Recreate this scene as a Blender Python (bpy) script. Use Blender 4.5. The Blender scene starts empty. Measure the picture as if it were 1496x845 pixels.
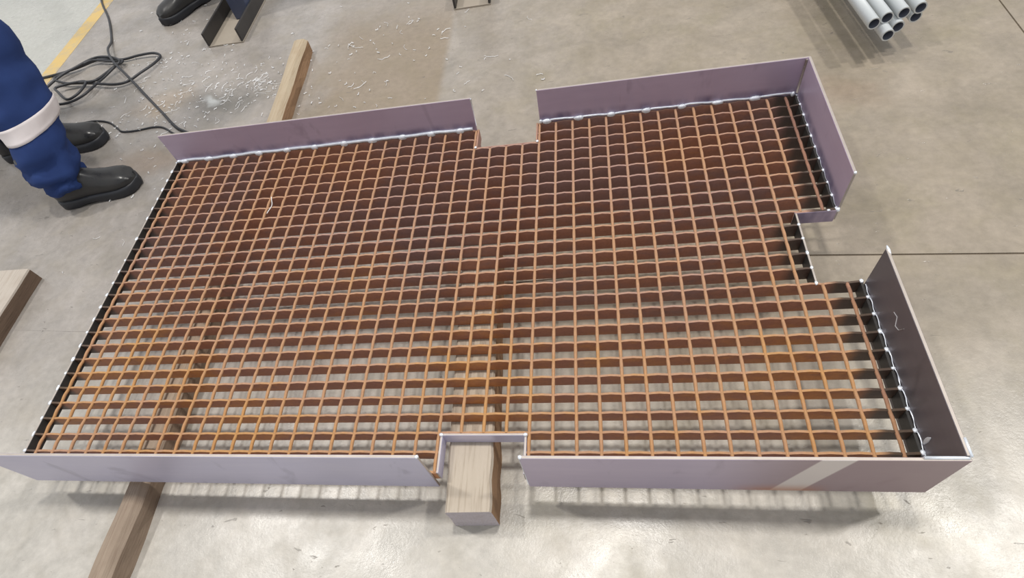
import bpy, bmesh, math, random
from mathutils import Vector, Matrix, noise
from mathutils.bvhtree import BVHTree

random.seed(7)
scene = bpy.context.scene
col = scene.collection

# ------------------------------------------------------------------ camera
FPX, PPX, PPY, IW, IH = 824.571, 709.016, 489.549, 1496.0, 845.0
cam_d = bpy.data.cameras.new('camera')
cam_d.sensor_fit = 'HORIZONTAL'
cam_d.sensor_width = 36.0
cam_d.lens = FPX / IW * 36.0
cam_d.shift_x = (IW / 2 - PPX) / IW
cam_d.shift_y = (PPY - IH / 2) / IW
cam_d.clip_start = 0.02
cam = bpy.data.objects.new('camera', cam_d)
col.objects.link(cam)
right = Vector((0.98018212, 0.07279699, -0.18423790))
down = Vector((-0.03706012, -0.84622677, -0.53153250))
fwd = Vector((-0.19460101, 0.52782654, -0.82675849))
m = Matrix((right, -down, -fwd)).transposed().to_4x4()
m.translation = Vector((1.26585, -0.34146, 1.14879))
cam.matrix_world = m
scene.camera = cam

# ------------------------------------------------------------------ light
world = bpy.data.worlds.new('workshop_daylight')
scene.world = world
world.use_nodes = True
bg = world.node_tree.nodes['Background']
bg.inputs[0].default_value = (0.96, 0.97, 0.985, 1)
bg.inputs[1].default_value = 0.68


def bay_lamp(name, loc, power, size, color):
    d = bpy.data.lights.new(name, 'AREA')
    d.shape = 'DISK'
    d.size = size
    d.energy = power
    d.color = color
    o = bpy.data.objects.new(name, d)
    o.location = loc
    col.objects.link(o)
    return o


# row of high roof lights above the work floor
bay_lamp('roof_light', (-2.8, 1.5, 7.0), 225, 0.5, (1.0, 0.97, 0.92))
bay_lamp('roof_light', (1.4, 1.15, 7.0), 195, 0.45, (1.0, 0.96, 0.9))
bay_lamp('roof_light', (5.7, 1.6, 7.0), 265, 0.5, (1.0, 0.96, 0.9))

scene.view_settings.view_transform = 'Standard'
scene.view_settings.look = 'None'
scene.view_settings.exposure = 0.0
scene.view_settings.gamma = 1.0
scene.view_settings.use_curve_mapping = False


# ------------------------------------------------------------------ material helpers
class Mat:
    def __init__(self, name, rough=0.6, metal=0.0, base=(0.5, 0.5, 0.5), spec=0.5):
        self.m = bpy.data.materials.new(name)
        self.m.use_nodes = True
        self.t = self.m.node_tree
        self.b = self.t.nodes['Principled BSDF']
        self.b.inputs['Roughness'].default_value = rough
        self.b.inputs['Metallic'].default_value = metal
        self.b.inputs['Base Color'].default_value = (*base, 1)
        self.b.inputs['Specular IOR Level'].default_value = spec
        self.coord = None

    def n(self, kind, **kw):
        x = self.t.nodes.new(kind)
        for k, v in kw.items():
            setattr(x, k, v)
        return x

    def link(self, a, b):
        self.t.links.new(a, b)

    def vec(self, scale=(1, 1, 1), world=False, rot=(0, 0, 0), loc=(0, 0, 0)):
        if world:
            src = self.n('ShaderNodeNewGeometry').outputs['Position']
        else:
            src = self.n('ShaderNodeTexCoord').outputs['Object']
        mp = self.n('ShaderNodeMapping')
        mp.inputs['Scale'].default_value = scale
        mp.inputs['Rotation'].default_value = rot
        mp.inputs['Location'].default_value = loc
        self.link(src, mp.inputs['Vector'])
        return mp.outputs['Vector']

    def noise(self, vec, scale, detail=4, rough=0.55, dist=0.0):
        x = self.n('ShaderNodeTexNoise')
        x.inputs['Scale'].default_value = scale
        x.inputs['Detail'].default_value = detail
        x.inputs['Roughness'].default_value = rough
        x.inputs['Distortion'].default_value = dist
        self.link(vec, x.inputs['Vector'])
        return x.outputs['Fac']

    def ramp(self, fac, a, b, ca=(0, 0, 0), cb=(1, 1, 1)):
        r = self.n('ShaderNodeValToRGB')
        r.color_ramp.elements[0].position = a
        r.color_ramp.elements[1].position = b
        r.color_ramp.elements[0].color = (*ca, 1)
        r.color_ramp.elements[1].color = (*cb, 1)
        self.link(fac, r.inputs['Fac'])
        return r.outputs['Color']

    def mix(self, fac, a, b, mode='MIX'):
        x = self.n('ShaderNodeMix', data_type='RGBA', blend_type=mode)
        for s, v in ((0, fac), (6, a), (7, b)):
            if isinstance(v, (int, float)):
                x.inputs[s].default_value = v
            elif isinstance(v, tuple):
                x.inputs[s].default_value = (*v, 1)
            else:
                self.link(v, x.inputs[s])
        return x.outputs[2]

    def math(self, op, a, b=0.0, c=0.0, clamp=False):
        x = self.n('ShaderNodeMath', operation=op, use_clamp=clamp)
        for s, v in enumerate((a, b, c)):
            if isinstance(v, (int, float)):
                x.inputs[s].default_value = v
            else:
                self.link(v, x.inputs[s])
        return x.outputs[0]

    def sep(self, vec):
        x = self.n('ShaderNodeSeparateXYZ')
        self.link(vec, x.inputs[0])
        return x.outputs

    def smooth(self, val, lo, hi):
        x = self.n('ShaderNodeMapRange', interpolation_type='SMOOTHSTEP')
        x.inputs['From Min'].default_value = lo
        x.inputs['From Max'].default_value = hi
        self.link(val, x.inputs['Value'])
        return x.outputs['Result']

    def color(self, c):
        self.link(c, self.b.inputs['Base Color'])

    def rough(self, c):
        self.link(c, self.b.inputs['Roughness'])

    def bump(self, h, strength=0.3, dist=0.002):
        x = self.n('ShaderNodeBump')
        x.inputs['Strength'].default_value = strength
        x.inputs['Distance'].default_value = dist
        self.link(h, x.inputs['Height'])
        self.link(x.outputs['Normal'], self.b.inputs['Normal'])


def make_materials():
    M = {}
    # ---- concrete floor
    c = Mat('concrete_floor', rough=0.4)
    w = c.vec(world=True)
    sx, sy, sz = c.sep(w)
    wob = c.noise(w, 2.2, 5, 0.6)
    wobx = c.math('MULTIPLY_ADD', wob, 0.5, -0.25)
    x_w = c.math('ADD', sx, wobx)
    y_w = c.math('ADD', sy, wobx)
    n_big = c.noise(w, 1.6, 6, 0.6)
    n_fine = c.noise(w, 45, 5, 0.65)
    n_mid = c.noise(w, 9, 5, 0.6)
    grey = c.mix(n_big, (0.285, 0.262, 0.245), (0.345, 0.32, 0.30))
    beige = c.mix(n_big, (0.245, 0.208, 0.165), (0.31, 0.268, 0.218))
    base = c.mix(c.smooth(x_w, 0.3, 1.5), grey, beige)
    # paler colour towards the front stands in for lamp light on the floor
    base = c.mix(c.math('MULTIPLY', c.smooth(y_w, 0.55, -0.15), 0.8), base, (0.47, 0.452, 0.415))
    cloud = c.noise(w, 5.5, 8, 0.68, 0.5)
    base = c.mix(0.75, base, c.ramp(cloud, 0.32, 0.68, (0.38, 0.38, 0.37), (0.61, 0.605, 0.60)), 'OVERLAY')
    moss = c.ramp(c.noise(c.vec(world=True, loc=(3.1, 7.7, 0)), 4.0, 6, 0.65), 0.50, 0.68)
    base = c.mix(c.math('MULTIPLY', c.math('MULTIPLY', moss, c.smooth(x_w, 0.6, 1.3)), 0.35), base, (0.245, 0.215, 0.13))
    # brown, rust-dusted stretch behind the grating and the worn pale patch beside it
    brown = c.math('MULTIPLY', c.smooth(x_w, 0.1, 0.35), c.smooth(sx, 0.775, 0.74))
    brown = c.math('MULTIPLY', brown, c.smooth(y_w, 1.0, 1.3))
    brown = c.math('MULTIPLY', brown, c.smooth(y_w, 2.3, 1.75))
    base = c.mix(c.math('MULTIPLY', brown, 0.75), base, (0.235, 0.18, 0.122))
    blot = c.ramp(n_mid, 0.45, 0.7)
    base = c.mix(c.math('MULTIPLY', blot, 0.25), base, (0.20, 0.165, 0.10))
    # rust dust by the worker's boots
    def blob(x0, y0, rx, ry, soft=0.55):
        ax = c.math('MULTIPLY', c.math('SUBTRACT', x_w, x0), 1 / rx)
        ay = c.math('MULTIPLY', c.math('SUBTRACT', y_w, y0), 1 / ry)
        d = c.math('SQRT', c.math('ADD', c.math('MULTIPLY', ax, ax), c.math('MULTIPLY', ay, ay)))
        return c.smooth(d, 1.0, 1.0 - soft)
    base = c.mix(c.math('MULTIPLY', blob(-0.30, 1.22, 0.30, 0.14, 0.9), 0.5), base, (0.25, 0.165, 0.10))
    base = c.mix(c.math('MULTIPLY', blob(-0.42, 1.55, 0.20, 0.12, 0.9), 0.45), base, (0.28, 0.20, 0.12))
    base = c.mix(c.math('MULTIPLY', blob(-0.14, 1.50, 0.30, 0.17, 0.9), 0.75), base, (0.13, 0.125, 0.115))
    base = c.mix(c.math('MULTIPLY', blob(-0.19, 1.53, 0.085, 0.06, 0.8), 0.65), base, (0.62, 0.64, 0.64))
    base = c.mix(c.math('MULTIPLY', blob(1.93, 1.15, 0.24, 0.16, 0.9), 0.25), base, (0.26, 0.17, 0.11))
    # pale bay beyond the yellow line
    pale = c.smooth(sx, -1.19, -1.21)
    base = c.mix(pale, base, c.mix(n_mid, (0.47, 0.475, 0.44), (0.40, 0.40, 0.37)))
    # fine speckle and small gouges
    base = c.mix(0.6, base, c.ramp(n_fine, 0.3, 0.7, (0.42, 0.42, 0.42), (0.59, 0.59, 0.59)), 'OVERLAY')
    goug = c.noise(c.vec((1, 2.6, 1), world=True, rot=(0, 0, 0.5)), 26, 3, 0.5, 0.8)
    gmask = c.ramp(goug, 0.70, 0.74)
    base = c.mix(c.math('MULTIPLY', gmask, 0.5), base, (0.12, 0.11, 0.10))
    c.color(base)
    c.rough(c.ramp(n_mid, 0.3, 0.75, (0.20, 0.20, 0.20), (0.40, 0.40, 0.40)))
    hh = c.math('ADD', c.math('MULTIPLY', n_fine, 0.35), c.math('MULTIPLY', gmask, -0.8))
    grit = c.noise(w, 150, 4, 0.7)
    c.bump(c.math('ADD', hh, c.math('MULTIPLY', grit, 0.5)), 0.38, 0.002)
    M['floor'] = c.m
    d = Mat('joint_dirt', rough=0.9)
    d.color(d.mix(d.noise(d.vec(world=True), 30), (0.12, 0.095, 0.07), (0.19, 0.15, 0.11)))
    M['joint'] = d.m
    y = Mat('yellow_floor_paint', rough=0.5)
    v = y.vec(world=True)
    y.color(y.mix(y.ramp(y.noise(v, 14, 6, 0.7), 0.45, 0.65), (0.62, 0.44, 0.16), (0.45, 0.38, 0.26)))
    M['yellow'] = y.m

    # ---- rusted grating
    def rust(name, dark, mid, bright, rough=0.75, burn=True, streak=(1, 1, 1), spec=0.3):
        r = Mat(name, rough=rough, spec=spec)
        v = r.vec()
        big = r.noise(v, 3.2, 4, 0.6)
        med = r.noise(r.vec(streak), 18, 5, 0.65)
        fine = r.noise(v, 160, 4, 0.6)
        px, py, pz = r.sep(v)
        front = r.math('MULTIPLY', r.smooth(py, 0.75, 0.05), 0.30)  # more orange rust to the front, partly standing in for light through the grid
        k = r.math('ADD', r.math('ADD', r.math('MULTIPLY_ADD', big, 1.2, -0.24), r.math('MULTIPLY', med, 0.6)), front)
        cc = r.mix(r.smooth(k, 0.50, 0.80), dark, mid)
        cc = r.mix(r.smooth(k, 0.80, 1.12), cc, bright)
        cc = r.mix(0.5, cc, r.ramp(fine, 0.25, 0.75, (0.38, 0.38, 0.38), (0.62, 0.62, 0.62)), 'OVERLAY')
        if burn:
            b1 = r.smooth(px, 1.722, 1.75)
            b2 = r.math('MULTIPLY', r.smooth(px, 1.645, 1.675),
                        r.math('MULTIPLY', r.smooth(py, 0.405, 0.42), r.smooth(py, 0.595, 0.58)))
            b3 = r.smooth(px, 0.012, -0.01)
            bb = r.math('MAXIMUM', r.math('MAXIMUM', b1, b2), b3)
            cc = r.mix(r.math('MULTIPLY', bb, 0.85), cc, (0.035, 0.032, 0.03))
        r.color(cc)
        r.bump(fine, 0.35, 0.0012)
        return r.m
    M['rust'] = rust('rusted_bar_steel', (0.27, 0.145, 0.125), (0.36, 0.155, 0.095), (0.52, 0.225, 0.065), rough=0.5, spec=0.6, streak=(1, 1, 2.5))
    M['rust_top'] = rust('rubbed_bar_edge', (0.33, 0.205, 0.17), (0.38, 0.22, 0.14), (0.43, 0.235, 0.095))
    M['rust_rod'] = rust('rusted_rod_steel', (0.37, 0.215, 0.14), (0.40, 0.225, 0.125), (0.43, 0.225, 0.085), burn=False)
    M['rust_rod_dark'] = rust('dull_rod_steel', (0.26, 0.14, 0.105), (0.34, 0.18, 0.12), (0.44, 0.24, 0.12), burn=False)

    # ---- mill scale plate
    def scale(name, c1, c2, rough=0.38, metal=0.55, patch=False, heat=False):
        s = Mat(name, rough=rough, metal=metal)
        v = s.vec()
        st = s.noise(s.vec((1, 1, 7)), 7, 5, 0.6, 0.4)
        bl = s.noise(v, 5, 4, 0.6)
        cc = s.mix(s.math('ADD', s.math('MULTIPLY', st, 0.6), s.math('MULTIPLY', bl, 0.4)), c1, c2)
        sm = s.ramp(s.noise(s.vec((1, 1, 0.5)), 13, 3, 0.5, 1.0), 0.62, 0.72)
        cc = s.mix(s.math('MULTIPLY', sm, 0.35), cc, tuple(x * 0.55 for x in c1))
        if patch:   # strip wiped bare across the front plate, rusty along its lower edge
            px, py, pz = s.sep(v)
            sh = s.math('ADD', px, s.math('MULTIPLY', pz, -0.28))
            pm = s.math('MULTIPLY', s.smooth(sh, 1.550, 1.555), s.smooth(sh, 1.605, 1.600))
            ends = s.smooth(px, 1.40, 1.62)
            cc = s.mix(s.math('MULTIPLY', ends, 0.75), cc, (0.29, 0.20, 0.195))
            cc = s.mix(s.math('MULTIPLY', pm, 0.85), cc, (0.74, 0.69, 0.67))
            ru = s.math('MULTIPLY', s.smooth(pz, 0.055, 0.0),
                        s.math('MULTIPLY', s.smooth(px, 1.47, 1.56), s.smooth(px, 1.66, 1.60)))
            cc = s.mix(s.math('MULTIPLY', ru, 0.8), cc, (0.50, 0.20, 0.09))
        if heat:    # blue-black heat tint above the weld line
            hx, hy, hz = s.sep(v)
            hm = s.math('MULTIPLY', s.smooth(hz, 0.100, 0.080), s.ramp(s.noise(s.vec((1, 1, 0.4)), 22, 3, 0.5), 0.35, 0.65))
            cc = s.mix(s.math('MULTIPLY', hm, 0.75), cc, (0.10, 0.085, 0.17))
        s.color(cc)
        s.rough(s.ramp(bl, 0.3, 0.7, (rough - .08,) * 3, (rough + .1,) * 3))
        s.bump(st, 0.08, 0.001)
        return s.m
    M['scale'] = scale('purple_mill_scale', (0.40, 0.32, 0.43), (0.56, 0.465, 0.58), metal=0.25, heat=True)
    M['scale_front'] = scale('lilac_mill_scale', (0.50, 0.485, 0.65), (0.64, 0.62, 0.75), metal=0.4)
    M['scale_front2'] = scale('mauve_mill_scale', (0.42, 0.365, 0.50), (0.56, 0.49, 0.60), metal=0.4, patch=True)
    M['scale_dark'] = scale('dark_mill_scale', (0.16, 0.145, 0.16), (0.225, 0.205, 0.225))
    g = Mat('ground_steel_edge', rough=0.5, metal=0.3)
    g.color(g.mix(g.noise(g.vec(), 30, 4), (0.33, 0.29, 0.26), (0.50, 0.45, 0.41)))
    M['ground'] = g.m
    g = Mat('weld_metal', rough=0.35, metal=0.5)
    wn = g.noise(g.vec(), 120, 3)
    g.color(g.mix(wn, (0.72, 0.80, 0.92), (0.95, 0.97, 1.0)))
    g.bump(wn, 0.4, 0.001)
    M['weld'] = g.m
    g = Mat('heat_blackened_steel', rough=0.45, metal=0.4)
    g.color(g.mix(g.noise(g.vec(), 40, 4), (0.03, 0.03, 0.03), (0.085, 0.08, 0.075)))
    M['black_steel'] = g.m

    # ---- timber
    def wood(name, a, b, cdark, dirx=False):
        x = Mat(name, rough=0.8, spec=0.25)
        sc = (1, 9, 9) if dirx else (9, 0.7, 9)
        v = x.vec(sc)
        gr = x.noise(v, 5, 8, 0.65, 0.6)
        fine = x.noise(x.vec((60, 2.5, 60)), 4, 5, 0.6)
        bl = x.noise(x.vec(), 6, 4, 0.6)
        cc = x.mix(gr, a, b)
        cc = x.mix(x.ramp(fine, 0.5, 0.75), cc, x.mix(0.55, cc, cdark))
        cc = x.mix(x.math('MULTIPLY', x.ramp(bl, 0.5, 0.75), 0.4), cc, cdark)
        x.color(cc)
        x.bump(x.math('ADD', gr, fine), 0.5, 0.003)
        return x.m
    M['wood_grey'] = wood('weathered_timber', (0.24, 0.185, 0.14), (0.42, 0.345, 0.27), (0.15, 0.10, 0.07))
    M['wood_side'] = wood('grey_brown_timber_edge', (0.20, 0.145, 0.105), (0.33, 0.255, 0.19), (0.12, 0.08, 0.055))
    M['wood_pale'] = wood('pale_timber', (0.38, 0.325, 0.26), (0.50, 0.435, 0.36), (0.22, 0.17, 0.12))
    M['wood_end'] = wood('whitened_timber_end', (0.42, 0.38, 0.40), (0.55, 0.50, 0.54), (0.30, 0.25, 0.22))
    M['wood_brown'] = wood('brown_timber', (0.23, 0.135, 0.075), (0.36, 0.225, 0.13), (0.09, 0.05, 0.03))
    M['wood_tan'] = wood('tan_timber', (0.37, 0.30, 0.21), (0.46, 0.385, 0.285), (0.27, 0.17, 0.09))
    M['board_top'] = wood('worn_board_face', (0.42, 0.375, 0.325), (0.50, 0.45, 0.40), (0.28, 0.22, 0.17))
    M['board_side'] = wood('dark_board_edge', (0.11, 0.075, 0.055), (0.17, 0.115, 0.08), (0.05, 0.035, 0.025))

    # ---- cloth, boots, misc
    f = Mat('navy_work_cotton', rough=0.85, spec=0.2)
    v = f.vec()
    f.color(f.mix(f.noise(v, 9, 4), (0.014, 0.028, 0.10), (0.03, 0.062, 0.20)))
    f.bump(f.noise(v, 500, 2), 0.2, 0.0006)
    M['navy'] = f.m
    f = Mat('dark_navy_cotton', rough=0.85, spec=0.2)
    f.color(f.mix(f.noise(f.vec(), 9, 4), (0.008, 0.010, 0.025), (0.02, 0.024, 0.05)))
    M['navy_dark'] = f.m
    f = Mat('silver_reflective_tape', rough=0.45, spec=0.5)
    f.color(f.mix(f.noise(f.vec(), 30, 3), (0.66, 0.60, 0.60), (0.78, 0.73, 0.73)))
    M['tape'] = f.m
    f = Mat('black_boot_leather', rough=0.32, spec=0.4)
    v = f.vec()
    nn = f.noise(v, 14, 5, 0.6)
    f.color(f.mix(nn, (0.012, 0.014, 0.019), (0.05, 0.047, 0.043)))
    f.rough(f.ramp(nn, 0.3, 0.7, (0.22,) * 3, (0.5,) * 3))
    M['leather'] = f.m
    M['sole'] = Mat('black_rubber_sole', rough=0.5, base=(0.018, 0.02, 0.026)).m
    M['skin'] = Mat('brown_skin', rough=0.5, base=(0.18, 0.095, 0.06)).m
    M['hair'] = Mat('dark_hair', rough=0.8, base=(0.012, 0.01, 0.01)).m
    M['eye'] = Mat('dark_eye', rough=0.2, base=(0.02, 0.015, 0.012)).m
    f = Mat('black_cable_rubber', rough=0.45)
    f.color(f.mix(f.noise(f.vec(), 20, 3), (0.012, 0.013, 0.016), (0.05, 0.052, 0.06)))
    M['cable'] = f.m
    f = Mat('galvanised_pipe', rough=0.4, metal=0.35)
    f.color(f.mix(f.noise(f.vec((1, 0.3, 1)), 25, 4), (0.50, 0.54, 0.56), (0.68, 0.71, 0.72)))
    M['pipe'] = f.m
    M['bore'] = Mat('dull_shaded_pipe_bore', rough=0.7, base=(0.075, 0.085, 0.115)).m  # dull inner wall, with the shade inside the pipe put into the colour
    f = Mat('steel_swarf', rough=0.3, metal=0.2)
    f.color(f.mix(f.noise(f.vec(), 40, 2), (0.80, 0.81, 0.83), (0.97, 0.97, 0.97)))
    M['swarf'] = f.m
    f = Mat('dark_channel_steel', rough=0.45, metal=0.4)
    f.color(f.mix(f.noise(f.vec(), 9, 4), (0.035, 0.033, 0.033), (0.075, 0.07, 0.068)))
    M['channel'] = f.m
    f = Mat('lit_channel_web', rough=0.6, metal=0.1)  # beige web colour stands in for light reflected inside the channel
    f.color(f.mix(f.noise(f.vec(), 12, 4), (0.30, 0.26, 0.21), (0.40, 0.35, 0.29)))
    M['web'] = f.m
    f = Mat('blue_painted_post', rough=0.45)
    f.color(f.mix(f.noise(f.vec(), 12, 4), (0.035, 0.045, 0.085), (0.06, 0.075, 0.13)))
    M['bluepost'] = f.m
    M['chalk'] = Mat('white_chalk', rough=0.9, base=(0.42, 0.41, 0.42)).m
    return M


MT = make_materials()


# ------------------------------------------------------------------ object helpers
def obj(name, mesh, mats=None, parent=None, loc=(0, 0, 0)):
    o = bpy.data.objects.new(name, mesh)
    col.objects.link(o)
    o.location = loc
    if parent is not None:
        o.parent = parent
    if mats and not mesh.materials:
        for mm in mats:
            mesh.materials.append(MT[mm])
    return o


def empty(name, loc, label, cat, group=None):
    o = bpy.data.objects.new(name, None)
    o.empty_display_size = 0.1
    o.location = loc
    col.objects.link(o)
    return tag(o, label, cat, group)


def tag(o, label, cat, group=None):
    o['label'] = label
    o['category'] = cat
    if group:
        o['group'] = group
    return o


def mesh_from(verts, faces, name, smooth=False, mat_idx=None):
    me = bpy.data.meshes.new(name)
    me.from_pydata(verts, [], faces)
    if mat_idx:
        me.polygons.foreach_set('material_index', mat_idx)
    if smooth:
        me.polygons.foreach_set('use_smooth', [True] * len(me.polygons))
    me.update()
    return me


def box_mesh(name, a, b, bevel=0.0, edge_mat=None, seg=1):
    """axis-aligned box a..b; edge_mat(normal, center)->material slot"""
    bm = bmesh.new()
    bmesh.ops.create_cube(bm, size=1)
    for v in bm.verts:
        v.co = Vector([(a[k] + b[k]) / 2 + v.co[k] * (b[k] - a[k]) for k in range(3)])
    if edge_mat:
        for f in bm.faces:
            f.material_index = edge_mat(f.normal, f.calc_center_median())
    if bevel:
        bmesh.ops.bevel(bm, geom=bm.edges[:], offset=bevel, segments=seg, affect='EDGES')
    me = bpy.data.meshes.new(name)
    bm.to_mesh(me)
    bm.free()
    return me


def tube_mesh(name, pts, r, sides=8, closed_ends=True, smooth=True, radii=None):
    verts, faces = [], []
    pts = [Vector(q) for q in pts]
    n = len(pts)
    up = Vector((0, 0, 1))
    for i, q in enumerate(pts):
        t = (pts[min(i + 1, n - 1)] - pts[max(i - 1, 0)]).normalized()
        s = t.cross(up)
        if s.length < 1e-4:
            s = Vector((1, 0, 0))
        s.normalize()
        u = s.cross(t)
        rr = radii[i] if radii else r
        for k in range(sides):
            an = 2 * math.pi * k / sides
            verts.append(q + s * (rr * math.cos(an)) + u * (rr * math.sin(an)))
    for i in range(n - 1):
        for k in range(sides):
            k2 = (k + 1) % sides
            faces.append((i * sides + k, i * sides + k2, (i + 1) * sides + k2, (i + 1) * sides + k))
    if closed_ends:
        faces.append(tuple(range(sides)))
        faces.append(tuple(reversed(range((n - 1) * sides, n * sides))))
    return mesh_from(verts, faces, name, smooth)


def spline(pts, per=8):
    P = [Vector((*q, 0)) if len(q) == 2 else Vector(q) for q in pts]
    out = []
    for i in range(len(P) - 1):
        a, b = P[i], P[i + 1]
        p0 = P[i - 1] if i else a * 2 - b
        p3 = P[i + 2] if i + 2 < len(P) else b * 2 - a
        for k in range(per):
            t = k / per
            out.append(0.5 * ((2 * a) + (b - p0) * t + (2 * p0 - 5 * a + 4 * b - p3) * t * t
                              + (3 * a - p0 - 3 * b + p3) * t ** 3))
    out.append(P[-1])
    return out


# ------------------------------------------------------------------ floor
def prism(name, outline, z0, z1):
    n = len(outline)
    v = [(x, y, z0) for x, y in outline] + [(x, y, z1) for x, y in outline]
    f = [tuple(reversed(range(n))), tuple(range(n, 2 * n))]
    f += [(k, (k + 1) % n, n + (k + 1) % n, n + k) for k in range(n)]
    return mesh_from(v, f, name)


floor = obj('floor', box_mesh('floor', (-9, -7, -0.12), (11, 9, -0.003)), ['joint'])
floor['kind'] = 'structure'
floor['label'] = 'scuffed grey and beige concrete workshop floor'
J = [(-9, 0.52, .0001), (-0.53, 0.477, .0001), (-0.2, 0.455, .0003), (0.6, 0.52, .001), (1.70, 0.586, .0025), (2.2, 0.551, .0025), (11, 0.53, .0025)]
g = 0.0022
obj('concrete_slab', prism('slab', [(-9, -7), (11, -7)] + [(x, y - e) for x, y, e in reversed(J)], -0.05, 0.0), ['floor'], floor)
obj('concrete_slab', prism('slab', [(x, y + e) for x, y, e in J if x < 2.4] + [(2.484 - g, 0.551 + g), (2.484 - g, 9), (-9, 9)], -0.05, 0.0), ['floor'], floor)
obj('concrete_slab', prism('slab', [(2.484 + g, 0.551 + g), (11, 0.53 + g), (11, 9), (2.484 + g, 9)], -0.05, 0.0), ['floor'], floor)
ln = obj('trim_1', box_mesh('painted_line', (-1.225, 1.0, -0.001), (-1.145, 8.5, 0.0007)), ['yellow'])
ln['kind'] = 'structure'
ln['label'] = 'worn yellow line painted on the concrete floor'

# ------------------------------------------------------------------ grating
A, B, T = 0.0451957, 0.04, 0.067       # rod pitch, bar pitch, height of the walking surface
ZB = 0.032                             # underside of the bearing bars
PH = 0.163                             # top of toe plates above the bar bottoms
grate = empty('steel_grating', (0, 0, 0.068),
              'rusty welded steel floor grating with notched edges and purple toe plates, lying on timbers', 'grating')


def bar_mesh(x0, x1):
    n0, n1 = x0 / A, x1 / A
    k0, k1 = math.ceil(n0 * 12), math.floor(n1 * 12)
    xs = [x0] + [k * A / 12 for k in range(k0, k1 + 1) if x0 + 1e-4 < k * A / 12 < x1 - 1e-4] + [x1]
    h = 0.0023
    V, F, Mi = [], [], []
    for x in xs:
        ph = 2 * math.pi * x / A
        z = T - 0.0030 * (0.5 + 0.5 * math.cos(ph)) ** 1.6 - 0.0008 * (0.5 + 0.5 * math.cos(3 * ph))
        V += [(x, -h, ZB), (x, h, ZB), (x, h, z), (x, -h, z)]
    for i in range(len(xs) - 1):
        a = 4 * i
        b = a + 4
        F += [(a, a + 1, b + 1, b), (a + 1, a + 2, b + 2, b + 1), (a + 2, a + 3, b + 3, b + 2), (a + 3, a, b, b + 3)]
        Mi += [0, 0, 1, 0]
    e = 4 * (len(xs) - 1)
    F += [(0, 3, 2, 1), (e, e + 1, e + 2, e + 3)]
    Mi += [0, 0]
    # shift so that material coordinates differ from bar to bar: done through y in the mesh
    return V, F, Mi


XL, XR, XN = -0.024, 1.791, 1.703
NL, NR = 0.9535, 1.1255            # notch sides
spans = {}
for j in range(26):
    if j in (0, 1, 24, 25):
        spans[j] = [(XL, NL), (NR, XR)]
    elif 11 <= j <= 14:
        spans[j] = [(XL, XN)]
    else:
        spans[j] = [(XL, XR)]
for j, ss in spans.items():
    for s in ss:
        V, F, Mi = bar_mesh(*s)
        V = [(x, y + j * B, z) for x, y, z in V]
        me = mesh_from(V, F, 'bearing_bar', False, Mi)
        obj('bearing_bar', me, ['rust', 'rust_top'], grate)


def rod_mesh(x, y0, y1):
    n = int(round((y1 - y0) / B * 6))
    pts = []
    for k in range(n + 1):
        y = y0 + (y1 - y0) * k / n
        ph = 2 * math.pi * y / B
        pts.append((x, y, T - 0.0036 - 0.0018 * (0.5 + 0.5 * math.cos(ph))))
    rad = [0.0034 + 0.0003 * (0.5 - 0.5 * math.cos(2 * math.pi * (y0 + (y1 - y0) * k / n) / B)) for k in range(n + 1)]
    return tube_mesh('cross_rod', pts, 0.0036, 8, radii=rad)


for i in range(40):
    if 22 <= i <= 24:
        ys = [(2 * B, 23 * B)]
    elif i >= 38:
        ys = [(0, 10 * B), (15 * B, 25 * B)]
    else:
        ys = [(0, 25 * B)]
    for y0, y1 in ys:
        obj('cross_rod', rod_mesh(i * A, y0, y1), ['rust_rod_dark' if i == 39 else 'rust_rod'], grate)


def plate(name, a, b, face, label=None, edge='ground'):
    # broad faces carry the mill scale, narrow cut faces are bare steel
    dims = [b[k] - a[k] for k in range(3)]
    thin = dims.index(min(dims))
    me = box_mesh(name, a, b, 0.0007, lambda n, c: 0 if abs(n[thin]) > 0.5 else 1)
    o = obj(name, me, [face, edge], grate)
    if label:
        o['label'] = label
    return o


PT = 0.006
YF0, YF1 = -0.0085, -0.0025
YB0, YB1 = 1.0025, 1.0085
plates = {}
plates['fl'] = plate('toe_plate', (-0.033, YF0, 0.0), (0.945, YF1, PH), 'scale_front', 'lilac steel toe plate along the front left edge')
plates['fr'] = plate('toe_plate', (1.127, YF0, 0.010), (1.8005, YF1, PH), 'scale_front2', 'mauve steel toe plate with a bare stripe along the front right edge')
plates['rl'] = plate('toe_plate', (1.7925, YF1, 0.012), (1.7985, 0.396, PH + 0.006), 'scale_dark', 'dark grey steel toe plate on the right edge')
plates['ru'] = plate('toe_plate', (1.7895, 0.5985, ZB), (1.7955, YB0, PH + 0.006), 'scale', 'purple grey steel toe plate on the far right edge')
plates['br'] = plate('toe_plate', (1.131, YB0, 0.0), (1.7955, YB1, PH + 0.003), 'scale', 'purple steel toe plate along the back right edge')
plates['bl'] = plate('toe_plate', (-0.024, YB0, 0.0), (0.951, YB1, PH + 0.003), 'scale', 'purple steel toe plate along the back left edge')
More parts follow.
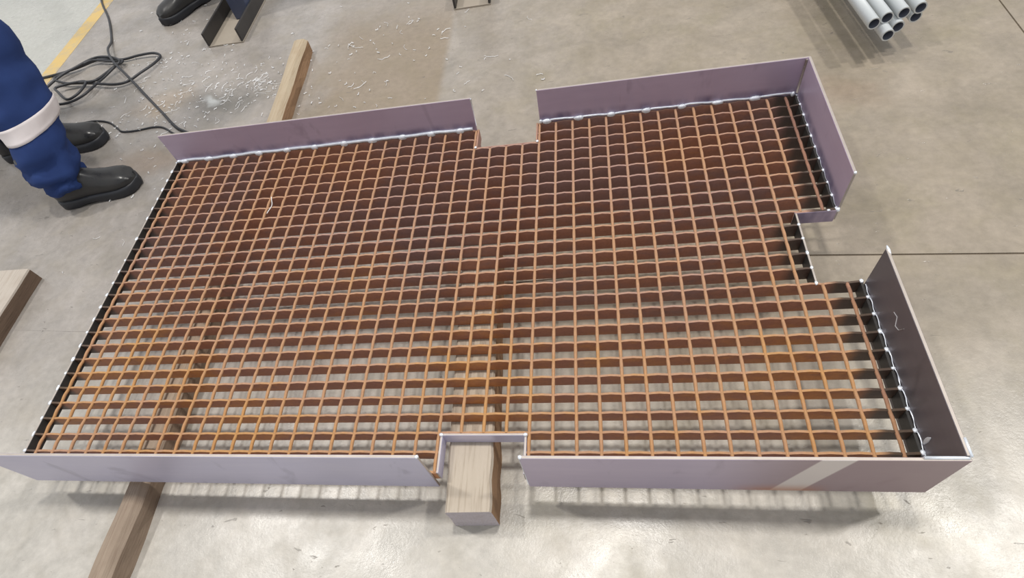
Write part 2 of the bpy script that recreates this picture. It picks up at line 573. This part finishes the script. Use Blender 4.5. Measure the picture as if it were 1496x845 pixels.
# flat edge bars
plate('edge_bar', (-0.0295, -0.0023, ZB), (-0.0242, 1.0023, T), 'black_steel')
plate('edge_bar', (NL, -0.0023, ZB), (NL + 0.0045, 0.0755, T - 0.001), 'scale_front')
plate('edge_bar', (NR - 0.0045, -0.0023, ZB), (NR, 0.0755, T - 0.001), 'scale_front')
plate('edge_bar', (NL, 0.0730, ZB), (NR, 0.0775, T + 0.0005), 'scale_front')
plate('edge_bar', (NL, 23 * B + 0.0025, ZB), (NL + 0.0045, 1.0023, T - 0.001), 'rust', edge='rust_top')
plate('edge_bar', (NR - 0.0045, 23 * B + 0.0025, ZB), (NR, 1.0023, T - 0.001), 'rust', edge='rust_top')
plate('edge_bar', (NL, 23 * B + 0.0025, ZB), (NR, 23 * B + 0.0065, T - 0.002), 'rust', edge='rust_top')
plate('edge_bar', (XN, 10 * B + 0.0025, ZB), (XN + 0.005, 15 * B - 0.0065, T), 'black_steel')
plate('edge_bar', (XN, 15 * B - 0.0068, ZB), (1.7890, 15 * B - 0.0025, T), 'scale', edge='rust_top')


plate('edge_bar', (1.7862, -0.0023, ZB), (1.7912, 10 * B, T - 0.0025), 'black_steel', edge='black_steel')
plate('edge_bar', (1.7845, 15 * B, ZB), (1.7892, 1.0, T - 0.0025), 'black_steel', edge='black_steel')


# weld beads: one lumpy mesh, shared
def blob_mesh(name, seed):
    bm = bmesh.new()
    bmesh.ops.create_icosphere(bm, subdivisions=2, radius=1.0)
    for v in bm.verts:
        k = 1 + 0.22 * noise.noise(v.co * 1.7 + Vector((seed, 0, 0)))
        v.co *= k
    for f in bm.faces:
        f.smooth = True
    me = bpy.data.meshes.new(name)
    bm.to_mesh(me)
    bm.free()
    return me


blobs = [blob_mesh('weld_bead', 3.1 * k) for k in range(3)]


def weld(pos, s, rz=0.0):
    o = obj('weld_bead', random.choice(blobs), ['weld'], grate, pos)
    o.scale = s
    o.rotation_euler = (0, 0, rz)
    return o


R = random.uniform
x = 0.005
while x < 0.94:
    weld((x, 0.9995, T + 0.003), (R(.013, .019), .0068, R(.0075, .0095)))
    x += 2 * A * R(0.94, 1.06)
x = 1.15
while x < 1.77:
    weld((x, 0.9995, T + 0.003), (R(.012, .016), .006, R(.006, .008)))
    x += 2 * A * R(0.94, 1.06)
# thin running bead between the blobs
for (xa, xb, rr) in ((-0.02, 0.945, 0.0052), (1.135, 1.785, 0.0030)):
    pts = []
    k = 0
    xx = xa
    while xx < xb:
        pts.append((xx, 1.0013 + 0.0004 * math.sin(k * 1.7), T + 0.0045 + 0.0035 * noise.noise(Vector((xx * 14, 0, 0)))))
        xx += 0.008
        k += 1
    obj('weld_bead', tube_mesh('running_bead', pts, rr, 6), ['weld'], grate)
for (ya, yb, xw, rr) in ((0.035, 0.392, 1.7915, .0013), (0.605, 0.99, 1.7885, .0006)):
    n_ = int((yb - ya) / .005)
    pts = [(xw - .0010 * math.sin(k * .78), ya + (yb - ya) * k / n_, T + .0005 + .0012 * noise.noise(Vector((k * .6, 3, 0)))) for k in range(n_ + 1)]
    obj('weld_bead', tube_mesh('running_bead', pts, rr, 6, radii=[max(.0004, rr * (.75 + .9 * noise.noise(Vector((k * .37, 9, 0))))) for k in range(n_ + 1)]), ['weld'], grate)
for j in range(1, 26):
    if random.random() < 0.85:
        weld((-0.0275, j * B, T - 0.0005), (R(.003, .005), R(.004, .009), .003))
    if j <= 9 or j >= 15:
        weld((1.7895, j * B + 0.001, T - 0.001), (.0045, R(.0035, .006), .0035))
for j in range(10, 15):
    weld((XN + 0.002, j * B + 0.001, T - 0.001), (.0035, R(.0035, .006), .003))
# small corner welds
for q, s in (((NL + .002, .0745, T), (.005, .004, .004)), ((NR - .002, .0745, T), (.005, .004, .004)),
             ((1.128, -.0055, PH - .001), (.004, .004, .003)), ((.944, -.0055, PH - .001), (.004, .004, .003)),
             ((NL, 23 * B + .004, T), (.004, .004, .003)), ((NR, 23 * B + .004, T), (.004, .004, .003)),
             ((1.134, 1.0, T + .004), (.005, .004, .006)), ((1.778, .9985, T + .004), (.005, .005, .007)),
             ((1.131, 1.0055, PH + .002), (.0025, .0025, .0025)), ((1.7925, .599, PH + .005), (.0035, .0035, .0035)),
             ((1.7905, .598, T - .002), (.005, .006, .006)), ((1.772, .596, T), (.004, .003, .002)),
             ((1.7975, .393, PH + .004), (.003, .012, .003)), ((1.787, .4, T), (.004, .005, .003)),
             ((1.32, -.0026, T + .003), (.003, .003, .002))):
    weld(q, s)
# seams ground bright at the front right and back right corners
obj('weld_bead', tube_mesh('corner_seam', [(1.798 - .06 * k, -0.0035, PH + .0003) for k in range(2)], 0.0028, 6), ['weld'], grate)
obj('weld_bead', tube_mesh('corner_seam', [(1.7985, -0.004 + .03 * k, PH + .0055) for k in range(2)], 0.0024, 6), ['weld'], grate)
obj('weld_bead', tube_mesh('corner_seam', [(1.7885, 1.0005, T + .006), (1.7885, 1.0005, 0.10), (1.7885, 1.0005, PH)], 0.0035, 8), ['ground'], grate)
obj('weld_bead', tube_mesh('bright_plate_end', [(.951, 1.0055, T + .01), (.951, 1.0055, .12), (.951, 1.0055, PH)], 0.0022, 6, radii=[.0012, .002, .0036]), ['weld'], grate)  # added tube for the bright ground edge at the plate end, not a weld
obj('weld_bead', tube_mesh('bright_plate_end', [(1.127, -.0060, .02), (1.127, -.0060, .07), (1.127, -.0060, PH)], 0.0022, 6), ['weld'], grate)  # another bright edge added as a tube, on the front right plate
# white spatter lick on the right toe plate and a chalk mark
weld((1.7915, 0.055, T + .018), (.0012, .004, .014), 0.2)
obj('chalk_mark', tube_mesh('chalk_mark', [(1.7922, .262, .113), (1.7922, .272, .128), (1.7922, .285, .124)], 0.0007, 5), ['chalk'], grate)
obj('chalk_mark', tube_mesh('chalk_mark', [(1.7922, .262, .113), (1.7922, .25, .118), (1.7922, .242, .135)], 0.0007, 5), ['chalk'], grate)


# ------------------------------------------------------------------ timbers
def timber(name, path, width, height, mats, label, cat='timber', seed=0, rough=0.003, steps=44, nr=0.004, group=None, change=None):
    """path: (x, y) centre points front to back; mats: top, side, end"""
    c = spline(path, 12)
    L = [0.0]
    for a, b in zip(c[:-1], c[1:]):
        L.append(L[-1] + (b - a).length)
    tot = L[-1]
    pts = []
    for k in range(steps + 1):
        s = tot * k / steps
        i = max(q for q in range(len(L)) if L[q] <= s + 1e-9)
        i = min(i, len(c) - 2)
        f = (s - L[i]) / max(L[i + 1] - L[i], 1e-9)
        pts.append(c[i].lerp(c[i + 1], f))
    V, F, Mi = [], [], []
    for k, q in enumerate(pts):
        t = (pts[min(k + 1, steps)] - pts[max(k - 1, 0)]).normalized()
        s = Vector((t.y, -t.x, 0))          # to the right
        e = lambda a: rough * noise.noise(Vector((seed + a * 9.7, k * 0.35, a)))
        hw = width / 2
        h = height
        top_dip = nr
        ring = [(-hw + e(1), 0.0), (-hw + e(2), h * .5), (-hw + e(3), h - .004), (-hw + top_dip + e(3), h - abs(e(4)) * .4),
                (hw - top_dip + e(5), h - abs(e(6)) * .4), (hw + e(5), h - .004 - nr * .6), (hw + e(7), h * .5), (hw + e(8), 0.0)]
        for u, z in ring:
            w_ = q + s * u
            V.append((w_.x, w_.y, z))
    n = 8
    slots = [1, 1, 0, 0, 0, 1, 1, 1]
    for k in range(steps):
        for r in range(n):
            r2 = (r + 1) % n
            F.append((k * n + r, (k + 1) * n + r, (k + 1) * n + r2, k * n + r2))
            Mi.append(slots[r] + (3 if change and pts[k].y > change else 0))
    F.append(tuple(range(n)))
    Mi.append(2)
    F.append(tuple(reversed(range(steps * n, steps * n + n))))
    Mi.append(2)
    me = mesh_from(V, F, name, False, Mi)
    o = obj(name, me, mats)
    return tag(o, label, cat, group)


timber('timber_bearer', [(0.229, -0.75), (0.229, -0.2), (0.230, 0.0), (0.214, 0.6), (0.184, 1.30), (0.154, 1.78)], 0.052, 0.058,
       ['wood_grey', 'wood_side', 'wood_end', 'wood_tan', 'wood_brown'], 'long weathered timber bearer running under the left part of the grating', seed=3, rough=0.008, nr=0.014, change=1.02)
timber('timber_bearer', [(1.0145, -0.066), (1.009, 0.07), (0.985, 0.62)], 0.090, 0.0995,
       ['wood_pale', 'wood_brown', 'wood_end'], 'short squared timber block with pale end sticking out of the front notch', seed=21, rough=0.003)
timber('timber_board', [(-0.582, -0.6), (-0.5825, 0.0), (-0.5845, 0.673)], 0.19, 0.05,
       ['board_top', 'board_side', 'board_side'], 'flat wooden board with dark edge lying on the floor left of the grating', 'board', seed=40, rough=0.002, nr=0.002)


# ------------------------------------------------------------------ people
def loft(name, rings, mats, smooth=True, caps=True, mat_idx=None):
    n = len(rings[0])
    V = [v for r in rings for v in r]
    F = []
    for i in range(len(rings) - 1):
        for k in range(n):
            k2 = (k + 1) % n
            F.append((i * n + k, i * n + k2, (i + 1) * n + k2, (i + 1) * n + k))
    if caps:
        F.append(tuple(reversed(range(n))))
        F.append(tuple(range((len(rings) - 1) * n, len(rings) * n)))
    me = mesh_from(V, F, name, smooth)
    bm = bmesh.new()
    bm.from_mesh(me)
    bmesh.ops.recalc_face_normals(bm, faces=bm.faces[:])
    bm.to_mesh(me)
    bm.free()
    return me


def boot_meshes():
    st = [(0.000, .018, .085), (0.008, .028, .105), (.025, .036, .125), (.06, .040, .135), (.10, .039, .135), (.135, .040, .118), (.17, .044, .097),
          (.205, .049, .084), (.235, .050, .079), (.262, .046, .073), (.280, .036, .062), (.290, .022, .048), (.294, .008, .036)]
    rings = []
    for x, hw, h in st:
        ring = []
        for k in range(20):
            an = 2 * math.pi * k / 20
            cx, sz = math.cos(an), math.sin(an)
            yy = hw * math.copysign(abs(cx) ** 0.75, cx)
            zz = .05 + (h - .05) * abs(sz) ** 0.8 if sz >= 0 else .05 - .03 * abs(sz) ** 0.6
            ring.append((x, yy * (1 - 0.12 * max(sz, 0)), zz))
        rings.append(ring)
    upper = loft('boot_upper', rings, None)
    # sole: outline from the stations, welt, arch and heel
    outl = [(x, hw + .005) for x, hw, h in st]
    outl = [(-.006, .012)] + outl + [(.300, .006)]
    rings = []
    for z, grow in ((.0, -.004), (.004, 0), (.024, 0.0), (.030, -.001), (.033, -.005)):
        ring = [(x, w_ + grow, z + (.007 if (z < .01 and .09 < x < .14) else 0) + (.006 * max(0, (x - .24) / .06) if z < .03 else .004 * max(0, (x - .24) / .06))) for x, w_ in outl]
        ring += [(q[0], -q[1], q[2]) for q in reversed(ring)]
        rings.append(ring)
    sole = loft('sole', rings, None)
    # shaft above the ankle
    rings = []
    for z, r, cx in ((.09, .045, .055), (.13, .047, .052), (.17, .049, .05), (.21, .051, .05), (.214, .046, .05)):
        rings.append([(cx + r * 1.08 * math.cos(2 * math.pi * k / 16), r * math.sin(2 * math.pi * k / 16), z) for k in range(16)])
    shaft = loft('boot_shaft', rings, None)
    return upper, sole, shaft


BOOT = boot_meshes()


def boot(parent, heel, toe, label=None):
    d = Vector((toe[0] - heel[0], toe[1] - heel[1]))
    o = obj('boot', BOOT[0], ['leather'], parent)
    o.location = Vector((heel[0], heel[1], 0)) - parent.location
    o.rotation_euler = (0, 0, math.atan2(d.y, d.x))
    if label:
        o['label'] = label
    obj('sole', BOOT[1], ['sole'], o)
    obj('shaft', BOOT[2], ['leather'], o)
    return o


def skin_body(name, nodes, edges, root, mats, parent, disp=0.02, dscale=0.09, levels=2):
    idx = {k: i for i, k in enumerate(nodes)}
    me = bpy.data.meshes.new(name)
    me.from_pydata([nodes[k][0] for k in nodes], [(idx[a], idx[b]) for a, b in edges], [])
    o = bpy.data.objects.new(name, me)
    col.objects.link(o)
    sk = o.modifiers.new('skin', 'SKIN')
    sk.use_smooth_shade = True
    lay = me.skin_vertices[0].data
    for k in nodes:
        r = nodes[k][1]
        lay[idx[k]].radius = r if isinstance(r, tuple) else (r, r)
        lay[idx[k]].use_root = (k == root)
    ss = o.modifiers.new('sub', 'SUBSURF')
    ss.levels = ss.render_levels = levels + 1
    dg = bpy.context.evaluated_depsgraph_get()
    me2 = bpy.data.meshes.new_from_object(o.evaluated_get(dg))
    bpy.data.objects.remove(o)
    for v in me2.vertices:           # cloth folds
        n_ = v.normal.copy()
        fold = noise.noise(Vector((v.co.x * 9, v.co.y * 9, v.co.z * 22)))
        low = max(0.0, 1 - abs(v.co.z - 0.13) / 0.16)
        fold2 = math.sin(v.co.z * 95 + 5 * noise.noise(v.co * 14)) * low
        v.co += n_ * (disp * 0.75 * fold + 0.0115 * fold2)
    me2.polygons.foreach_set('use_smooth', [True] * len(me2.polygons))
    me2.materials.clear()
    return obj(name, me2, mats, parent)


def head(parent, pos, ang):
    bm = bmesh.new()
    bmesh.ops.create_uvsphere(bm, u_segments=24, v_segments=18, radius=1)
    for v in bm.verts:
        x_, y_, z_ = v.co
        jaw = 1 - 0.22 * max(0, -z_) ** 1.2
        nx = x_ * .098 * jaw
        ny = y_ * .077 * jaw
        nz = z_ * .12
        if x_ > .75 and abs(y_) < .28 and -.35 < z_ < .12:
            nx += .022 * (1 - abs(y_) / .28) * (0.4 + (0.12 - z_))
        if x_ > .7 and .05 < z_ < .25 and .2 < abs(y_) < .55:
            nx -= .007
        if x_ > .7 and abs(y_) < .4 and -.62 < z_ < -.45:
            nx += .006
        v.co = (nx, ny, nz)
    for f in bm.faces:
        f.smooth = True
    me = bpy.data.meshes.new('head')
    bm.to_mesh(me)
    bm.free()
    o = obj('head', me, ['skin'], parent)
    o.location = Vector(pos) - parent.location
    o.rotation_euler = (0, 0, ang)
    # hair cap, ears, eyes
    bm = bmesh.new()
    bmesh.ops.create_uvsphere(bm, u_segments=24, v_segments=14, radius=1)
    bmesh.ops.delete(bm, geom=[v for v in bm.verts if v.co.z < 0.15 - 0.45 * (v.co.x < 0) + 0.35 * (v.co.x > .5)], context='VERTS')
    for v in bm.verts:
        v.co = (v.co.x * .104, v.co.y * .083, v.co.z * .126)
    me = bpy.data.meshes.new('hair')
    bm.to_mesh(me)
    bm.free()
    obj('hair', me, ['hair'], o)
    for s in (-1, 1):
        e = obj('ear', blobs[0].copy(), None, o, (-.005, s * .078, .0))
        e.data.materials.clear()
        e.data.materials.append(MT['skin'])
        e.scale = (.018, .009, .03)
        y = obj('eye', blobs[1].copy(), None, o, (.084, s * .031, .018))
        y.data.materials.clear()
        y.data.materials.append(MT['eye'])
        y.scale = (.009, .013, .008)
    return o


def hand(parent, wrist, direction, side):
    """relaxed hand hanging from the wrist: palm, four fingers and a thumb in one skinned mesh"""
    w_ = Vector(wrist)
    d = Vector(direction).normalized()
    fw = Vector((0, 1, 0)).cross(d).normalized() if abs(d.y) < .9 else Vector((1, 0, 0))
    sd = d.cross(fw).normalized() * side
    nodes = {'w': (w_, .026), 'p': (w_ + d * .055, (.02, .034))}
    edges = [('w', 'p')]
    for k, (off, ln_) in enumerate(((-.030, .070), (-.010, .082), (.010, .078), (.028, .062))):
        a = w_ + d * .09 + fw * off
        nodes['k%d' % k] = (a, .011)
        nodes['m%d' % k] = (a + d * ln_ * .5 + sd * .008, .0095)
        nodes['t%d' % k] = (a + d * ln_ * .9 + sd * .028, .008)
        edges += [('p', 'k%d' % k), ('k%d' % k, 'm%d' % k), ('m%d' % k, 't%d' % k)]
    nodes['h1'] = (w_ + d * .045 - fw * .04 + sd * .01, .012)
    nodes['h2'] = (w_ + d * .085 - fw * .055 + sd * .02, .0095)
    edges += [('w', 'h1'), ('h1', 'h2')]
    nodes = {k: (v[0] - parent.location, v[1]) for k, v in nodes.items()}
    return skin_body('hand', nodes, edges, 'w', ['skin'], parent, disp=0.0, levels=0)


def person(label, feet, hips, chest, ang, cloth, band, legs_r=(.092, .098, .105, .118), knees=None, group=None):
    """feet: ((heel, toe), (heel, toe)); ang: facing"""
    base = Vector(((feet[0][0][0] + feet[1][0][0]) / 2, (feet[0][0][1] + feet[1][0][1]) / 2, 0))
    P = empty('person', base, label, 'person', group)
    f = Vector((math.cos(ang), math.sin(ang), 0))
    s = Vector((-f.y, f.x, 0))
    hip = Vector(hips)
    ch = Vector(chest)
    nodes = {'pel': (hip, (.15, .125)), 'waist': (hip.lerp(ch, .5), (.16, .125)), 'chest': (ch, (.175, .13)),
             'neck': (ch + Vector((0, 0, .17)), .062), 'nk2': (ch + Vector((0, 0, .215)), .055)}
    edges = [('pel', 'waist'), ('waist', 'chest'), ('chest', 'neck'), ('neck', 'nk2')]
    ank = []
    for k, (h_, t_) in enumerate(feet):
        h_ = Vector((*h_, 0))
        t_ = Vector((*t_, 0))
        d = (t_ - h_).normalized()
        sgn = 1 if (h_ - hip).dot(s) > 0 else -1
        if k == 1 and sgn == ank_s:
            sgn = -sgn
        ank_s = sgn
        a0 = h_ + d * .07
        kn = Vector(knees[k]) if knees else (a0.lerp(hip + s * sgn * .1, .5) + f * .035)
        kn.z = .50
        hj = hip + s * sgn * .095 + Vector((0, 0, -.07))
        shin = a0.lerp(kn, .5)
        shin.z = .285
        nodes['hem%d' % k] = (a0 + Vector((0, 0, .05)), legs_r[0] * .92)
        nodes['ank%d' % k] = (a0 + Vector((0, 0, .14)), legs_r[0])
        nodes['shin%d' % k] = (shin, legs_r[1])
        nodes['knee%d' % k] = (kn, legs_r[2])
        nodes['hipj%d' % k] = (hj, legs_r[3])
        edges += [('hem%d' % k, 'ank%d' % k), ('ank%d' % k, 'shin%d' % k), ('shin%d' % k, 'knee%d' % k), ('knee%d' % k, 'hipj%d' % k), ('hipj%d' % k, 'pel')]
        ank.append((a0, shin, kn))
    for k, sgn in enumerate((-1, 1)):
        sh = ch + s * sgn * .19 + Vector((0, 0, .10))
        el = ch + s * sgn * .26 + f * .02 + Vector((0, 0, -.20))
        wr = el + f * .14 + s * sgn * -.02 + Vector((0, 0, -.21))
        nodes['sh%d' % k] = (sh, .07)
        nodes['el%d' % k] = (el, .058)
        nodes['wr%d' % k] = (wr, .046)
        edges += [('chest', 'sh%d' % k), ('sh%d' % k, 'el%d' % k), ('el%d' % k, 'wr%d' % k)]
        hand(P, wr, wr - el, -sgn)
    loc = {k: (v[0] - base, v[1]) for k, v in nodes.items()}
    body = skin_body('overalls', loc, edges, 'pel', [cloth], P)
    for k, (h_, t_) in enumerate(feet):
        boot(P, h_, t_)
    head(P, ch + Vector((0, 0, .34)) + f * .015, ang)
    if band:
        # reflective tape sits on the cloth: wrap a sleeve from the body's own surface points
        tree = BVHTree.FromPolygons([v.co for v in body.data.vertices], [tuple(p_.vertices) for p_ in body.data.polygons])
        for k in range(2):
            a0, shin, kn = ank[k]
            rings = []
            for q_ in range(7):
                z = band[0] + (band[1] - band[0]) * q_ / 6
                ring = []
                for q in range(48):
                    an = 2 * math.pi * q / 48
                    zc = z + .012 * math.cos(an + .5)
                    t = (zc - .14) / (shin.z - .14)
                    a1, s1, k1 = (Vector((u.x, u.y, 0)) for u in (a0, shin, kn))
                    c_ = a1.lerp(s1, t) if t <= 1 else s1.lerp(k1, (zc - shin.z) / (kn.z - shin.z))
                    c_ = Vector((c_.x, c_.y, zc)) - base
                    d_ = Vector((math.cos(an), math.sin(an), 0))
                    hit = tree.ray_cast(c_, d_)
                    rr = min(hit[3], .16) if hit[0] is not None else .1
                    ring.append(c_ + d_ * (rr + .0022))
                rings.append(ring)
            me = loft('reflective_band', rings, None, caps=False)
            o = obj('reflective_band', me, ['tape'], P)
            o['label'] = 'pale silver reflective band sewn round the trouser leg'
            md = o.modifiers.new('thick', 'SOLIDIFY')
            md.thickness = 0.001
            md.offset = 1
    return P


person('person in navy trousers with a pale reflective band and black boots, at the left edge',
       (((-0.585, 1.015), (-0.300, 1.085)), ((-0.868, 1.315), (-0.582, 1.365))),
       (-0.70, 1.27, 0.93), (-0.66, 1.26, 1.33), 0.2, 'navy', (0.255, 0.305),
       knees=((-0.525, 1.185, .5), (-0.76, 1.34, .5)), legs_r=(.088, .104, .115, .122))
person('person with only one black boot heel showing behind the banded trouser leg',
       (((-0.985, 1.29), (-1.03, 1.58)), ((-1.34, 1.33), (-1.40, 1.62))),
       (-1.19, 1.47, 0.93), (-1.20, 1.48, 1.33), 1.72, 'navy_dark', None, legs_r=(.075, .08, .09, .11))
person('person in dark trousers whose single black boot shows at the top edge',
       (((-0.505, 2.425), (-0.685, 2.190)), ((-0.72, 2.95), (-0.90, 2.715))),
       (-0.60, 2.72, 0.93), (-0.64, 2.68, 1.33), -2.2, 'navy_dark', None, legs_r=(.078, .085, .095, .115))


# ------------------------------------------------------------------ channel stands at the back
def channel_stand(x0, x1, y0, label, post_dx, post_w):
    P = empty('channel_stand', ((x0 + x1) / 2, y0 + .35, 0), label, 'stand', 'channel stands at the back')
    w_ = (x1 - x0) / 2
    h = 0.062
    obj('channel_web', box_mesh('web', (-w_, -.35, 0), (w_, .45, .007), .001), ['web'], P)
    obj('channel_flange', box_mesh('flange', (-w_, -.35, .007), (-w_ + .009, .45, h), .001), ['channel'], P)
    obj('channel_flange', box_mesh('flange', (w_ - .009, -.35, .007), (w_, .45, h), .001), ['channel'], P)
    obj('post', box_mesh('post', (post_dx - post_w / 2, -.16, .007), (post_dx + post_w / 2, -.04, 1.1), .004), ['bluepost'], P)
    obj('gusset', prism('gusset', [(post_dx - .004, -.04), (post_dx + .004, -.04), (post_dx + .004, .1), (post_dx - .004, .1)], .007, .15), ['channel'], P)
    return P


channel_stand(-0.349, -0.180, 1.932, 'dark steel channel stand with blue post in the top left corner', 0.03, 0.085)
channel_stand(0.756, 0.904, 1.930, 'dark steel channel stand foot cut by the top edge behind the centre notch', 0.0, 0.08)


# ------------------------------------------------------------------ pipes
def pipe_mesh(r_out, r_in, length):
    n = 28
    V, F = [], []
    for (r, y) in ((r_out, 0), (r_out, length), (r_in, length), (r_in, 0)):
        V += [(r * math.cos(2 * math.pi * k / n), y, r * math.sin(2 * math.pi * k / n)) for k in range(n)]
    for s in range(4):
        for k in range(n):
            k2 = (k + 1) % n
            a, b = s * n, ((s + 1) % 4) * n
            F.append((a + k, b + k, b + k2, a + k2))
    me = mesh_from(V, F, 'steel_pipe')
    me.polygons.foreach_set('use_smooth', [q // n in (0, 2) for q in range(4 * n)])
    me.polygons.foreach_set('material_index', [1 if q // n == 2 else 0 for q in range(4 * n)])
    return me


PM = pipe_mesh(0.0162, 0.0130, 1.6)
plabels = ['leftmost galvanised pipe on the upper layer of the bundle', 'second galvanised pipe from the left on the upper layer of the bundle',
           'third galvanised pipe from the left on the upper layer of the bundle', 'rightmost galvanised pipe on the upper layer of the bundle',
           'galvanised pipe on the lower layer, sticking out furthest at the front', 'middle galvanised pipe on the lower layer of the bundle',
           'rightmost galvanised pipe on the lower layer, set back under the others']
ppos = [(2.046, 1.286, .120), (2.084, 1.306, .120), (2.129, 1.318, .120), (2.174, 1.332, .120),
        (2.089, 1.274, .0875), (2.1235, 1.308, .0875), (2.178, 1.345, .0875)]
for lab, q in zip(plabels, ppos):
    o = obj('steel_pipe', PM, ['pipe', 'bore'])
    o.location = q
    o.rotation_euler = (0, 0, math.radians(5.5))
    tag(o, lab, 'pipe', 'bundle of galvanised pipes')
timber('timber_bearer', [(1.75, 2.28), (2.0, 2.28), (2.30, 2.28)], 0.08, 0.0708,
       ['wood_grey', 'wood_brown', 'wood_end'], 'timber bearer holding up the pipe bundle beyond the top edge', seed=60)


# ------------------------------------------------------------------ cables
def cable(name, pts, r, label, cat, lift=None, per=8):
    c = spline(pts, per)
    q = []
    for k, v in enumerate(c):
        z = r + (lift(k / (len(c) - 1)) if lift else 0)
        q.append((v.x, v.y, z + v.z))
    return tag(obj(name, tube_mesh(name, q, r, 8), ['cable']), label, cat)


cable('power_cable', [(-1.75, 3.3, .0), (-1.328, 2.746, .0), (-1.204, 2.536, 0), (-1.062, 2.337, 0), (-0.943, 2.129, 0), (-0.871, 1.99, .026), (-0.773, 1.864, .036), (-0.643, 1.738, .022), (-0.505, 1.604, 0),
                      (-0.381, 1.481, 0), (-0.296, 1.396, 0), (-0.232, 1.35, 0), (-0.05, 1.25, 0), (0.1, 1.12, 0)], 0.0052,
      'long black cable running down the floor and behind the back left toe plate', 'cable')
coil = ([(-1.6, 1.75), (-1.35, 1.86), (-1.185, 1.884), (-1.063, 1.895), (-0.997, 1.912), (-0.903, 1.944), (-0.78, 1.925), (-0.697, 1.932), (-0.614, 1.926), (-0.571, 1.901), (-0.577, 1.842),
         (-0.611, 1.78), (-0.66, 1.735), (-0.72, 1.722), (-0.819, 1.744), (-0.924, 1.775), (-1.002, 1.786), (-1.08, 1.826), (-1.07, 1.872), (-1.0, 1.905), (-0.93, 1.935), (-0.83, 1.915), (-0.756, 1.896),
         (-0.772, 1.851), (-0.800, 1.791), (-0.814, 1.733), (-0.831, 1.665), (-0.883, 1.633), (-0.947, 1.622), (-1.04, 1.66), (-1.09, 1.74), (-1.06, 1.83), (-1.0, 1.885), (-0.94, 1.955), (-0.85, 1.94), (-0.76, 1.885),
         (-0.785, 1.84), (-0.81, 1.775), (-0.835, 1.75), (-0.94, 1.768), (-1.02, 1.745), (-0.98, 1.70), (-0.91, 1.645), (-0.868, 1.665), (-0.855, 1.72), (-0.885, 1.765), (-0.97, 1.758)])
random.seed(11)
coil3 = [(x_, y_, 0.004 + 0.0028 * (k % 3) + 0.00035 * k if k > 2 else 0) for k, (x_, y_) in enumerate(coil)]
cable('cable_coil', coil3, 0.0054, 'loose tangled coil of black cable on the floor behind the trousers', 'cable')
cable('thin_cable', [(-1.2, 1.50), (-0.95, 1.44), (-0.832, 1.477), (-0.778, 1.49), (-0.708, 1.495), (-0.631, 1.473), (-0.571, 1.429), (-0.531, 1.40), (-0.467, 1.396), (-0.394, 1.404), (-0.342, 1.392), (-0.275, 1.345), (-0.15, 1.27)], 0.0035,
      'thin black cable curving from the rear boot towards the toe plate', 'cable')


# ------------------------------------------------------------------ swarf
def swarf():
    V, F = [], []
    rnd = random.Random(5)

    def strand(cx, cy, ln_, curl, r):
        an = rnd.uniform(0, 6.28)
        x_, y_ = cx, cy
        n = rnd.randint(5, 9)
        base = len(V)
        pts = []
        dk = curl * rnd.choice((-1, 1))
        for k in range(n + 1):
            pts.append((x_, y_, r + rnd.uniform(0, .004)))
            x_ += math.cos(an) * ln_ / n
            y_ += math.sin(an) * ln_ / n
            an += dk * rnd.uniform(.5, 1.5) / n
        for k, (a, b, z) in enumerate(pts):
            k2 = min(k + 1, n)
            k1 = max(k - 1, 0)
            dx, dy = pts[k2][0] - pts[k1][0], pts[k2][1] - pts[k1][1]
            l_ = math.hypot(dx, dy) or 1
            nx, ny = -dy / l_ * r, dx / l_ * r
            V.extend([(a + nx, b + ny, z), (a - nx, b - ny, z), (a, b, z + r * 1.7)])
        for k in range(n):
            a = base + 3 * k
            for q in range(3):
                q2 = (q + 1) % 3
                F.append((a + q, a + q2, a + 3 + q2, a + 3 + q))

    clusters = [(-.15, 1.55, .30, .17, 120), (.02, 1.60, .14, .12, 70), (-.45, 1.55, .22, .18, 60), (-.35, 1.85, .3, .25, 55), (-.55, 1.85, .12, .12, 25),
                (.40, 1.55, .28, .30, 60), (.30, 1.25, .18, .12, 18), (.55, 1.8, .35, .25, 35), (-.25, 1.25, .12, .18, 14), (-.3, 1.0, .12, .2, 10), (-.75, 1.45, .12, .08, 16), (-.6, 2.15, .3, .2, 18), (.9, 1.5, .2, .25, 10)]
    for cx, cy, sx_, sy_, n in clusters:
        for _ in range(n):
            a, b = rnd.gauss(cx, sx_ * .6), rnd.gauss(cy, sy_ * .6)
            if b < 1.06 and a > -.05:
                continue
            big = rnd.random() < .22
            strand(a, b, rnd.uniform(.025, .06) if big else rnd.uniform(.005, .018), rnd.uniform(.3, 2.6), rnd.uniform(.0005, .0009) if big else rnd.uniform(.0007, .0016))
    me = mesh_from(V, F, 'metal_swarf')
    o = obj('metal_swarf', me, ['swarf'])
    o['kind'] = 'stuff'
    return tag(o, 'scattered curls of shiny metal swarf on the floor behind the grating', 'swarf')


swarf()
# one loose curl lying on the grating
cp = [(0.372 + .006 * math.sin(k * .5), 0.735 + .008 * k, 0.1365 + .0012 * math.sin(k)) for k in range(9)]
tag(obj('metal_curl', tube_mesh('metal_curl', cp, 0.0011, 5), ['swarf']), 'single bright metal curl lying on top of the grating', 'swarf')
